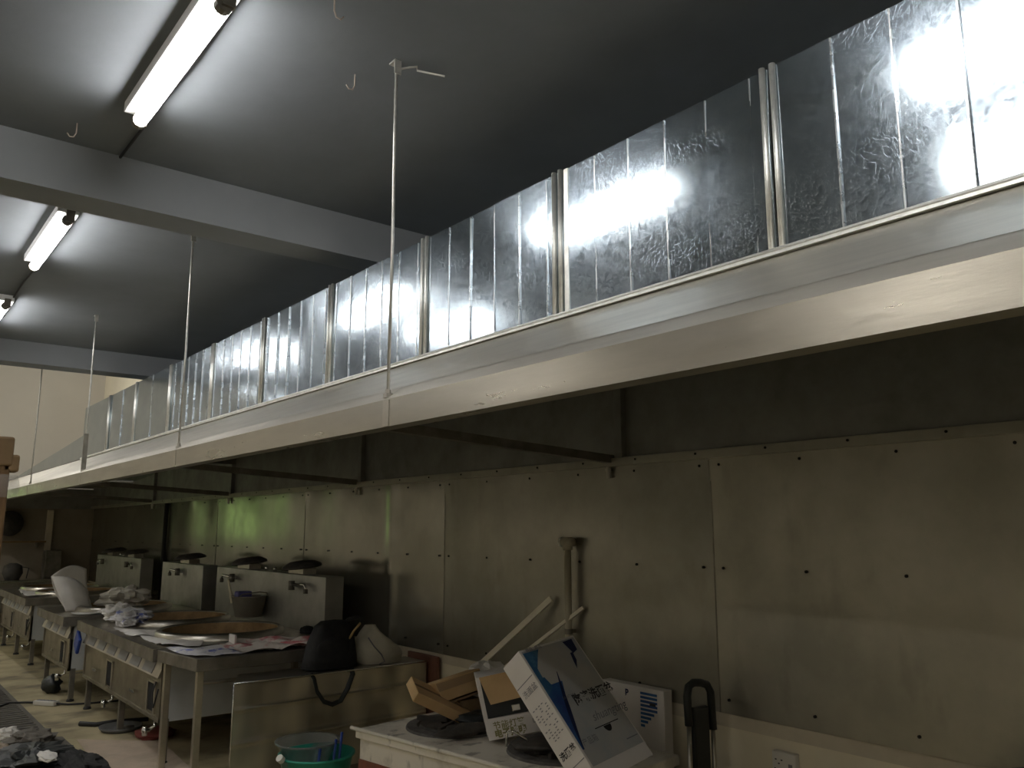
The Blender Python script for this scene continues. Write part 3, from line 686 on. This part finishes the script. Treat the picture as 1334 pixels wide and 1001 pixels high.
o = MB().obox((1.80, 8.66, .58), (.015, 0, 0), (0, .06, .04), (0, -.05, .07)).build('blue_rag', 'bluestick', bevel=.01); tag(o, 'blue rag hanging at the far end of the nearest range', 'cloth')

# ------------------------------------------------------------------ low ivory stove with hot plates
t = thing('low_stove', 'low ivory enamel stove with two dark round hot plates, cartons piled on it', 'stove', (2.254, 4.165, 0), R(9))
W_, L_ = .72, 1.55
MB().box(0, W_, -L_, 0, .505, .55).build('top', 'ivory', t, world=False, bevel=.006)
MB().box(.02, W_ - .02, -L_ + .02, -.02, .14, .505).build('body', 'ivory', t, world=False)
MB().tube([(-.004, .03, .553), (-.004, -L_, .553)], .011, 8).build('edge_rail', 'ivory', t, world=False, smooth=True)
MB().box(.012, W_ - .03, -L_ + .02, -.02, .33, .40).build('rust_band', 'rust', t, world=False)
for x in (.06, W_ - .06):
    for y in (-.06, -L_ + .06):
        MB().box(x - .025, x + .025, y - .025, y + .025, 0, .15).build('leg', 'steel_dark', t, world=False)
for cy in (-.36, -1.10):
    h = MB().lathe([(.28, .0), (.275, .012), (.22, .014), (.21, .004), (0, .004)], (.41, cy, .55), 40).build('hot_plate', 'ash', t, world=False, smooth=False)
    MB().lathe([(.205, .005), (.2, .02), (.09, .022), (.085, .008), (0, .008)], (.41, cy, .55), 32).build('burner', 'iron', h, world=False)
    m = MB()
    for k in range(4):
        a = k * PI / 2 + .4; m.obox((.41 + .15 * math.cos(a), cy + .15 * math.sin(a), .58), (.09 * math.cos(a), .09 * math.sin(a), 0), (-.008 * math.sin(a), .008 * math.cos(a), 0), (0, 0, .012))
    m.build('pan_support', 'iron', h, world=False)

# cartons -------------------------------------------------------------
# big blue and white carton, leaning back
BL = V((2.476, 2.576, .64)); a_ = V((.985, .147, .089)); b_ = V((.163, -.637, -.754)); a_.normalize(); b_ = (b_ - a_ * b_.dot(a_)).normalized(); k_ = b_.cross(a_).normalized()
if k_.y < 0: k_ = -k_
Lb, Wb, Tb = .573, .387, .132
c0 = BL - b_ * (Lb / 2) + a_ * (Wb / 2) + k_ * (Tb / 2)
t = thing('big_carton', 'big white carton with a blue swirl print, leaning over on the low stove', 'box', tuple(BL + k_ * Tb))
MB().obox(c0, a_ * Wb / 2, b_ * Lb / 2, k_ * Tb / 2).build('body', 'carton_white', t, bevel=.003)
def onf(u, v, off=.0015): return BL + a_ * (u * Wb) - b_ * (v * Lb) - k_ * off      # front: u right, v up
def ons(u, v, off=.0015): return BL + k_ * (Tb * (1 - u)) - b_ * (v * Lb) - a_ * off  # left side: u 0 back .. 1 front
fp = MB().poly([onf(.03, .02), onf(.97, .02), onf(.97, .98), onf(.03, .98)]).build('front_print', 'carton_front', t)
# blue swirl
def curve(fn, n=24): return [fn(i / n) for i in range(n + 1)]
lft = curve(lambda s: (.035, .17 + .68 * s)); rgt = curve(lambda s: (.075 + .27 * math.sin(min(1, s * 1.25) * PI * .55) ** 1.5 * (1 if s < .72 else 1), .17 + .50 * s))
m = MB(); N_ = 24
vs = []; 
for i in range(N_ + 1):
    s = i / N_; v = .15 + .52 * s
    vs.append(onf(.03 + .0 * s, v, .0022)); vs.append(onf(.055 + .30 * s ** 1.3, v, .0022))
m.add(vs, [(2 * i, 2 * i + 1, 2 * i + 3, 2 * i + 2) for i in range(N_)]); m.build('blue_swirl', 'blue', t)
m = MB(); vs = []
for i in range(N_ + 1):
    s = i / N_; v = .15 + .60 * s
    x = .05 + .31 * s ** 1.25; wd = .012 + .05 * math.sin(PI * s) ** 1.2
    vs.append(onf(x - wd * .4, v, .003)); vs.append(onf(x + wd * .6, v, .003))
m.add(vs, [(2 * i, 2 * i + 1, 2 * i + 3, 2 * i + 2) for i in range(N_)]); m.build('dark_swirl', 'navy', t)
MB().poly([onf(.03, .66, .003), onf(.10, .70, .003), onf(.11, .82, .003), onf(.25, .93, .003), onf(.30, .965, .003), onf(.03, .965, .003)]).build('sparkle_corner', 'cyan', t)
MB().poly([onf(.03, .60, .0028), onf(.17, .655, .0028), onf(.13, .74, .0028), onf(.03, .74, .0028)]).build('sparkle_band', 'cyan', t)
m = MB(); m.poly([onf(.74, .965, .003), onf(.92, .97, .003), onf(.90, .87, .003), onf(.80, .85, .003)]); m.poly([onf(.75, .86, .003), onf(.80, .86, .003), onf(.78, .79, .003), onf(.70, .72, .003), onf(.72, .79, .003)])
m.build('dark_mark', 'navy', t)
m = MB(); m.poly([onf(.38, .245, .003), onf(.81, .245, .003), onf(.81, .252, .003), onf(.38, .252, .003)])
pp = [onf(.585 + .065 * math.cos(q), .242 + .05 * math.sin(q), .003) for q in [PI + PI * i / 12 for i in range(13)]]; m.poly(pp)
m.build('hand_slot', 'dark', t)
upb = -b_
writing('陶瓷洗面盆', .056, onf(.34, .46, .003), a_, upb, 'ink', t, bold=.0015)
writing('shuangting', .058, onf(.44, .30, .003), a_, upb, 'ink_soft', t, shear=.35)
writing('SANITARY', .019, onf(.20, .53, .003), a_, upb, 'ink_soft', t)
writing('产品箱', .034, onf(.08, .17, .003), a_, upb, 'ink_soft', t)
writing('精品   精品', .022, onf(.10, .972, .003), a_, upb, 'ink_soft', t)
m = MB(); m.poly([onf(.74, .085, .003), onf(.95, .085, .003), onf(.95, .093, .003), onf(.74, .093, .003)]); m.build('small_print', 'ink_soft', t)
# side: bands, rows of small print
m = MB()
for v in (.79, .10): m.poly([ons(.05, v), ons(.98, v), ons(.98, v + .006), ons(.05, v + .006)])
m.build('side_line', 'ink_soft', t)
upS = (a_ * -1)
writing('洗面盆', .034, ons(.15, .70, .002), -k_, -b_, 'ink_soft', t)
writing('洗面盆', .036, ons(.12, .185, .002), -k_, -b_, 'ink', t, bold=.001)
rr = random.Random(5); m = MB()
for i in range(14):
    for j in range(5):
        if rr.random() < .6:
            u, v = .14 + .16 * j, .30 + .022 * i; m.poly([ons(u, v, .002), ons(u + .09, v, .002), ons(u + .09, v + .007, .002), ons(u, v + .007, .002)])
m.build('fine_print', 'ink_soft', t)
# loose flap at the bottom of the front
m = MB(); m.obox(BL + a_ * (Wb / 2) + b_ * .025 - k_ * .002, a_ * (Wb / 2 - .01), b_ * .028, k_ * .002); m.build('flap', 'carton_white', t)

# open white carton with a brown flap
t = thing('open_carton', 'open white carton with a brown flap and olive lettering, under the big carton', 'box', (2.75, 3.5, .555))
fx = V((.265, -.185, .055)); fz = V((-.035, .065, .29)); c = V((2.595, 3.43, .575)); fk = V((.13, .20, -.01))
def P3(u, v, w=0.): return c + fx * u + fz * v + fk * w
def quad3(m, u0, u1, v0, v1, off=-.004): return m.poly([P3(u0, v0, off), P3(u1, v0, off), P3(u1, v1, off), P3(u0, v1, off)])
m = MB()
m.add([P3(0, 0), P3(1, 0), P3(1, 0, 1), P3(0, 0, 1), P3(0, 1), P3(1, 1), P3(1, 1, 1), P3(0, 1, 1), P3(0, .33), P3(1, .33), P3(.05, .33), P3(.95, .33), P3(.05, .97), P3(.95, .97)],
      [(0, 1, 9, 8), (0, 1, 2, 3), (2, 3, 7, 6), (4, 5, 6, 7), (8, 10, 12, 4), (11, 9, 5, 13), (12, 13, 5, 4), (1, 2, 6, 5, 9), (0, 3, 7, 4, 8)])
m.build('body', 'carton_white', t)
quad3(MB(), .05, .95, .33, .98, .06).build('dark_inside', 'black_plastic', t)
m = MB(); m.poly([P3(.04, 1.0, -.02), P3(.70, 1.02, -.02), P3(.80, .60, -.12), P3(.13, .56, -.12)]); m.build('brown_flap', 'card', t, solid=.005)
m = MB(); m.poly([P3(.72, .99, .03), P3(.97, .98, .03), P3(.97, .50, .05), P3(.80, .52, .05)]); m.build('inner_flap', 'card_dark', t, solid=.004)
m = MB(); m.obox(P3(.5, .43, .02), fx * .065, fz * .055, fk * .02); m.build('metal_buckle', 'chrome', t, bevel=.004)
writing('节能灯管', .040, P3(.10, .16, -.006), fx, fz, 'ink_olive', t, bold=.0008)
writing('电子照明', .040, P3(.10, .035, -.006), fx, fz, 'ink_olive', t, bold=.002)
writing('LED', .03, P3(.70, .15, -.006), fx, fz, 'ink_soft', t)
# slab and taped carton
t = thing('flat_carton', 'flat brown cardboard box tilted across the far hot plate', 'box', (2.62, 3.90, .56))
ax = V((.165, -.03, -.085)); ay = V((.03, .085, .028)); az = ax.cross(ay).normalized() * .028
if az.z < 0: az = -az
cc = V((2.64, 3.93, .675))
MB().obox(cc, ax, ay, az).build('body', 'card', t, bevel=.004)
MB().obox(cc + az * 1.02, ax, ay * .12, az * .03).build('seam', 'card_dark', t)
t = thing('taped_carton', 'brown cardboard carton with shiny tape, behind the tilted flat box', 'box', (2.80, 4.05, .56))
ax = V((.135, -.02, .028)); ay = V((.03, .10, -.02)); az = V((-.022, .012, .05)); cc = V((2.79, 4.0, .735))
MB().obox(cc, ax, ay, az).build('body', 'card', t, bevel=.004)
MB().obox(cc - ay * 1.01 + az * .45, ax * .98, ay * .02, az * .4).build('tape', 'tape', t)
MB().obox(cc - ay * .4 - az * 1.25, ax * .9, ay * .5, az * .1).build('torn_base', 'card_dark', t)
MB().obox((2.84, 3.97, .615), (.07, .01, 0), (.0, .06, .0), (-.012, 0, .055)).build('torn_side', 'card_dark', t)
o = MB().blob((2.78, 3.78, .595), (.11, .09, .035), 21, .4).build('black_bag', 'black_plastic', smooth=True); tag(o, 'crumpled black plastic on the far hot plate under the brown boxes', 'bag')
o = MB().blob((2.58, 3.62, .595), (.15, .05, .03), 22, .35).build('iron_bar', 'iron', smooth=True); tag(o, 'black iron bar lying on the hot plate in front of the flat brown box', 'bar')
o = MB().blob((3.02, 4.02, .74), (.12, .09, .10), 23, .4).build('plastic_bag', 'bagwhite', smooth=False); tag(o, 'white plastic bag stuffed behind the taped carton', 'bag')
t = thing('gas_burner', 'small dark gas burner with a bright metal arm under the open carton', 'burner', (2.70, 3.2, .57))
MB().blob((2.72, 3.16, .60), (.16, .12, .035), 25, .2).build('body', 'iron', t, smooth=True)
MB().tube([(2.56, 3.25, .59), (2.555, 3.24, .655), (2.58, 3.22, .66), (2.62, 3.16, .62)], .006, 6).build('arm', 'chrome', t, smooth=True)
# blue striped carton by the wall
t = thing('striped_carton', 'flat white carton with blue stripes standing against the wall by the hand truck', 'box', (3.39, 3.14, 0))
MB().box(3.365, 3.43, 2.975, 3.42, .0, .785).build('body', 'carton_white', t, bevel=.004)
m = MB()
for i in range(9):
    z = .755 - .02 * i; y0 = 3.02 + max(0, i - 4) * .022; m.box(3.3635, 3.365, y0, 3.135, z - .006, z + .006)
m.build('blue_stripes', 'blue', t)
m = MB(); m.box(3.3625, 3.364, 3.03, 3.07, .70, .715); m.build('dark_label', 'ink', t)
writing('B', .05, (3.364, 3.245, .725), (0, -1, 0), (0, 0, 1), 'navy', t, bold=.002)

# pale sticks leaning on the wall
def stick(p0, p1, w, label):
    p0, p1 = V(p0), V(p1); d = (p1 - p0); u = d.cross(V((1, 0, 0))).normalized() * w; v = d.cross(u).normalized() * .008
    o = MB().obox((p0 + p1) / 2, d / 2, u, v).build('trim_strip', 'stick', bevel=.002); tag(o, label, 'strip', 'pale trim strips leaning on the wall')
stick((3.156, 4.56, .585), (3.42, 3.90, 1.185), .019, 'longer pale trim strip leaning on the wall above the brown cartons')
stick((3.17, 4.156, .72), (3.43, 3.628, 1.149), .011, 'thinner pale trim strip crossing the capped pipe behind the big carton')
# red brown board at the wall foot
o = MB().obox((3.43, 5.34, .35), (.012, 0, .0), (0, .20, 0), (0, 0, .35)).build('tile_board', 'redboard', bevel=.003); tag(o, 'red brown board against the wall behind the white sack', 'board')
o.location.z = .0

# hand truck ----------------------------------------------------------
t = thing('hand_truck', 'folded black hand truck with a loop handle leaning at the white wall', 'hand truck', (3.29, 2.68, 0))
hp = [(3.172, 2.655, .70), (3.172, 2.66, .83), (3.19, 2.665, .87), (3.225, 2.665, .885), (3.275, 2.665, .88), (3.325, 2.665, .865), (3.345, 2.66, .83), (3.347, 2.655, .66)]
MB().tube(hp, .019, 10).build('handle', 'black_plastic', t, smooth=True)
MB().box(3.20, 3.315, 2.645, 2.685, .42, .775).build('back_plate', 'black_plastic', t, bevel=.012)
for x in (3.172, 3.347): MB().tube([(x, 2.655, .72), (x, 2.655, .14)], .011, 10).build('rail', 'steel', t, smooth=True)
MB().box(3.15, 3.37, 2.62, 2.70, .36, .47).build('cross_bracket', 'black_plastic', t, bevel=.02)
for x in (3.14, 3.38): MB().lathe([(0, -.02), (.085, -.02), (.09, 0), (.085, .02), (0, .02)], (x, 2.64, .09), 24, (1, 0, 0)).build('wheel', 'rubber', t, smooth=False)
MB().box(3.14, 3.38, 2.53, 2.545, .03, .30).build('toe_plate', 'steel_dark', t, bevel=.004)
MB().box(3.15, 3.37, 2.54, 2.66, .12, .15).build('axle_bracket', 'black_plastic', t)

# socket outlet -------------------------------------------------------
t = thing('socket_outlet', 'white socket outlet box on the lower wall, right of the hand truck', 'socket', (3.45, 2.33, .50))
MB().box(3.432, 3.47, 2.275, 2.395, .475, .605).build('box', 'white_plastic', t, bevel=.006)
m = MB()
for dy, dz in ((.03, .028), (-.0, .028), (.015, .012), (.035, -.012), (.0, -.012), (.018, -.03)): m.box(3.4305, 3.434, 2.345 + dy - .005, 2.345 + dy + .003, .54 + dz, .545 + dz)
m.build('pin_holes', 'dark', t)
MB().box(3.4305, 3.434, 2.29, 2.31, .545, .56).build('switch', 'ink_soft', t)
o = MB().blob((3.30, 1.27, .40), (.12, .16, .385), 30, .15, sq=.8).build('black_bag', 'black_plastic', smooth=True); tag(o, 'black rubbish bag at the wall in the lower right corner', 'bag')

# green bucket in front ------------------------------------------------
t = thing('green_bucket', 'translucent green plastic bucket at the bottom edge, in front of the counter', 'bucket', (2.22, 4.5, 0))
MB().lathe([(0, 0), (.13, 0), (.20, .355), (.212, .36), (.212, .37), (.198, .37), (.127, .008), (0, .008)], (2.21, 4.52, .0), 40).build('body', 'green', t, smooth=True)
o = MB().lathe([(.03, 0), (.17, .26), (.182, .265), (.182, .275), (.165, .27), (.02, .0)], (2.19, 4.60, .15), 36).build('clear_basin', 'clear', smooth=True); tag(o, 'clear plastic basin sitting in the green bucket', 'basin')
for (dx, dy, lb) in ((0, 0, 'tallest blue plastic stick standing in the green bucket'), (-.03, .01, 'shorter blue plastic stick beside the tallest in the green bucket'), (-.13, .0, 'dark blue plastic stick at the middle of the green bucket')):
    h = .475 if dx == 0 else .44 if dx > -.1 else .41
    o = MB().tube([(2.28 + dx, 4.44 + dy, .05), (2.32 + dx, 4.44 + dy, h)], .008, 8).build('blue_stick', 'bluestick', smooth=True); tag(o, lb, 'stick', 'blue sticks in the green bucket')
t = thing('bottle', 'clear bottle with a white cap lying on the rim of the green bucket', 'bottle', (2.05, 4.5, .36))
ax = V((-.5, -.2, .45)).normalized()
MB().lathe([(0, 0), (.03, 0), (.032, .10), (.014, .14), (.013, .16)], (2.10, 4.53, .27), 20, ax).build('body', 'clear', t, smooth=True)
MB().lathe([(0, .0), (.02, 0), (.02, .028), (0, .028)], V((2.10, 4.53, .27)) + ax * .155, 16, ax).build('cap', 'cap', t, smooth=False)

# ------------------------------------------------------------------ wooden post at the left edge
t = thing('wooden_post', 'rough orange brown wooden post standing close by at the left edge', 'post', (.315, 2.5, 0))
MB().box(.24, .318, 2.46, 2.54, 0, 1.80).build('post', 'wood', t, bevel=.004)
m = MB(); m.box(.25, .322, 2.455, 2.52, 1.76, 1.835); m.box(.30, .338, 2.46, 2.50, 1.745, 1.79); m.build('clamp', 'card_dark', t, bevel=.006)
m = MB(); m.lathe([(.062, 1.68), (.066, 1.71), (.06, 1.738)], (.283, 2.50, 0), 20); m.build('plastic_wrap', 'wrap', t, smooth=True)

# ------------------------------------------------------------------ floor clutter
t = thing('power_strip', 'white power strip with several sockets on the floor in front of the middle range', 'power strip', (1.64, 8.95, 0))
MB().obox((1.64, 8.95, .022), (.07, -.09, 0), (.03, .023, 0), (0, 0, .02)).build('body', 'white_plastic', t, bevel=.006)
m = MB()
for k in range(5): m.obox(V((1.64, 8.95, .044)) + V((.07, -.09, 0)) * (-.7 + .35 * k), (.01, -.012, 0), (.012, .009, 0), (0, 0, .002))
m.build('socket', 'ink_soft', t)
MB().tube([(1.585, 9.02, .02), (1.5, 9.15, .012), (1.38, 9.2, .016), (1.25, 9.0, .022), (1.15, 8.6, .02)], .009, 6).build('cord', 'rubber', t, smooth=True)
MB().tube([(1.70, 8.87, .02), (1.80, 8.80, .012), (1.95, 8.75, .01), (2.15, 8.72, .01), (2.4, 8.7, .01)], .009, 6).build('cord', 'rubber', t, smooth=True)
crumple_sheet('cardboard_sheet', [(1.50, 6.05), (2.0, 5.85), (2.08, 6.9), (1.58, 7.35)], .004, 'card_floor', 'pale flattened cardboard sheet on the floor in front of the nearest range', 'cardboard', .006, seed=31)
crumple_sheet('cardboard_sheet', [(1.44, 5.3), (1.86, 5.3), (1.88, 5.75), (1.47, 5.95)], .004, 'card_floor', 'second trodden cardboard sheet on the floor at the bottom edge', 'cardboard', .006, seed=33)
t = thing('round_tray', 'round dark grey metal tray on the floor under the nearest range', 'tray', (1.93, 7.55, 0))
MB().lathe([(0, .008), (.13, .008), (.16, .035), (.165, .035), (.135, 0), (0, 0)], (1.93, 7.5, 0), 32).build('dish', 'tray', t, smooth=True)
MB().lathe([(.05, .01), (.055, .03), (.0, .035)], (1.97, 7.46, 0), 16).build('knob', 'steel_dark', t, smooth=True)
o = MB().tube([(1.70, 7.85, .02), (1.80, 7.75, .015), (1.95, 7.78, .012), (2.2, 7.7, .012)], .02, 8).build('black_hose', 'rubber', smooth=True); tag(o, 'short black hose end on the floor by the round tray', 'hose')
o = MB().blob((2.08, 7.1, .03), (.14, .16, .035), 35, .4).build('red_rag', 'redcloth', smooth=True); tag(o, 'dark red rag on the floor under the nearest range', 'cloth')
o = MB().blob((1.79, 9.6, .08), (.08, .14, .085), 36, .35).build('black_bag', 'black_plastic', smooth=True); tag(o, 'round black bundle at the foot of the middle range', 'bag')
o = MB().blob((1.18, 6.75, .06), (.26, .30, .07), 41, .5, 30, 18, 2.6).build('black_bag', 'black_plastic', smooth=False); tag(o, 'crumpled black plastic sheet on top of the rubbish heap at the lower left', 'bag', 'rubbish heap at the lower left')
o = MB().blob((1.40, 6.35, .05), (.14, .42, .06), 42, .5, 30, 18, 2.6).build('black_bag', 'black', smooth=False); tag(o, 'black cloth trailing from the rubbish heap toward the bottom edge', 'cloth', 'rubbish heap at the lower left')
o = MB().blob((1.27, 7.35, .05), (.15, .17, .06), 43, .5, 26, 16, 3).build('rag', 'rubbish', smooth=False); tag(o, 'grey dusty rag on the end of the floor drain', 'cloth', 'rubbish heap at the lower left')
o = MB().blob((1.14, 7.62, .05), (.09, .09, .05), 44, .5, 26, 16, 3).build('paper_scrap', 'paper', smooth=False); tag(o, 'crumpled pale paper on the floor drain beside the post', 'paper', 'rubbish heap at the lower left')
o = MB().blob((1.21, 6.42, .13), (.05, .14, .02), 45, .3).build('paper_scrap', 'paper', smooth=False); tag(o, 'torn white scrap lying on the black plastic at the lower left', 'paper', 'rubbish heap at the lower left')
o = MB().blob((1.02, 7.15, .05), (.08, .11, .05), 46, .3).build('paper_scrap', 'card_floor', smooth=False); tag(o, 'tan cardboard scrap beside the black plastic at the lower left', 'cardboard', 'rubbish heap at the lower left')
crumple_sheet('metal_plate', [(1.26, 7.0), (1.50, 7.1), (1.50, 7.45), (1.36, 7.55)], .02, 'drain', 'loose dark cover plate lying at the end of the floor drain', 'plate', .006, seed=48)

# ------------------------------------------------------------------ far end of the room
t = thing('far_counter', 'steel counter with a shiny edge along the far wall', 'counter', (2.4, 15.8, 0))
MB().box(1.6, 2.95, 15.5, 16.2, .76, .80).build('counter_top', 'chrome', t, bevel=.004)
for x in (1.65, 2.9):
    for y in (15.55, 16.15): MB().box(x - .025, x + .025, y - .025, y + .025, 0, .76).build('leg', 'steel_dark', t)
MB().box(1.65, 2.9, 15.53, 15.55, .3, .76).build('apron', 'steel_dark', t)
t = thing('wall_shelf', 'narrow brown wall shelf on the far wall', 'shelf', (2.5, 16.2, 1.38))
MB().box(1.7, 2.72, 16.1, 16.3, 1.38, 1.41).build('board', 'card_dark', t)
for x in (1.85, 2.6): MB().box(x - .01, x + .01, 16.12, 16.3, 1.30, 1.38).build('bracket', 'steel_dark', t)
o = MB().box(2.725, 2.82, 16.21, 16.3, 0, 1.93).build('pipe_casing', 'wall_band', bevel=.01); tag(o, 'pale pipe casing running up the far wall under the hood', 'pipe')
t = thing('wall_fan', 'round dark fan on the far wall beside the wooden post', 'fan', (2.18, 16.2, 1.6))
MB().lathe([(0, -.05), (.20, -.03), (.21, 0), (.20, .06), (0, .08)], (2.16, 16.15, 1.70), 28, (0, 1, 0)).build('cage', 'iron', t, smooth=True)
MB().tube([(2.16, 16.18, 1.7), (2.16, 16.3, 1.7)], .03, 10).build('mount', 'iron', t)
t = thing('black_pot', 'black pot with a wire handle on the far counter beside the post', 'pot', (2.20, 15.8, .8))
MB().lathe([(0, 0), (.10, 0), (.15, .1), (.13, .22), (.05, .26), (0, .26)], (2.22, 15.75, .80), 28).build('body', 'iron', t, smooth=True)
MB().tube([(2.33, 15.7, 1.0), (2.43, 15.65, .98), (2.40, 15.6, .82)], .008, 6).build('handle', 'rubber', t, smooth=True)
o = MB().box(2.86, 3.1, 15.9, 16.2, .8, 1.25).build('storage_box', 'steel_dark', bevel=.01); tag(o, 'grey box of jars at the end of the far counter', 'box')
o.location.x = 2.82
m = MB(); m.tube([(3.41, 11.8, .1), (3.41, 11.8, 1.95)], .03, 10)
o = m.build('wall_conduit', 'rubber', smooth=True); tag(o, 'dark upright conduit on the steel wall between the middle and farthest ranges', 'pipe')

# ------------------------------------------------------------------ light of the surroundings and tone
wd = bpy.data.worlds.new('world'); bpy.context.scene.world = wd; wd.use_nodes = True
wd.node_tree.nodes['Background'].inputs[0].default_value = (.5, .55, .6, 1); wd.node_tree.nodes['Background'].inputs[1].default_value = .02
vs_ = bpy.context.scene.view_settings
vs_.view_transform = 'Standard'; vs_.look = 'None'; vs_.exposure = 0.; vs_.gamma = 1.
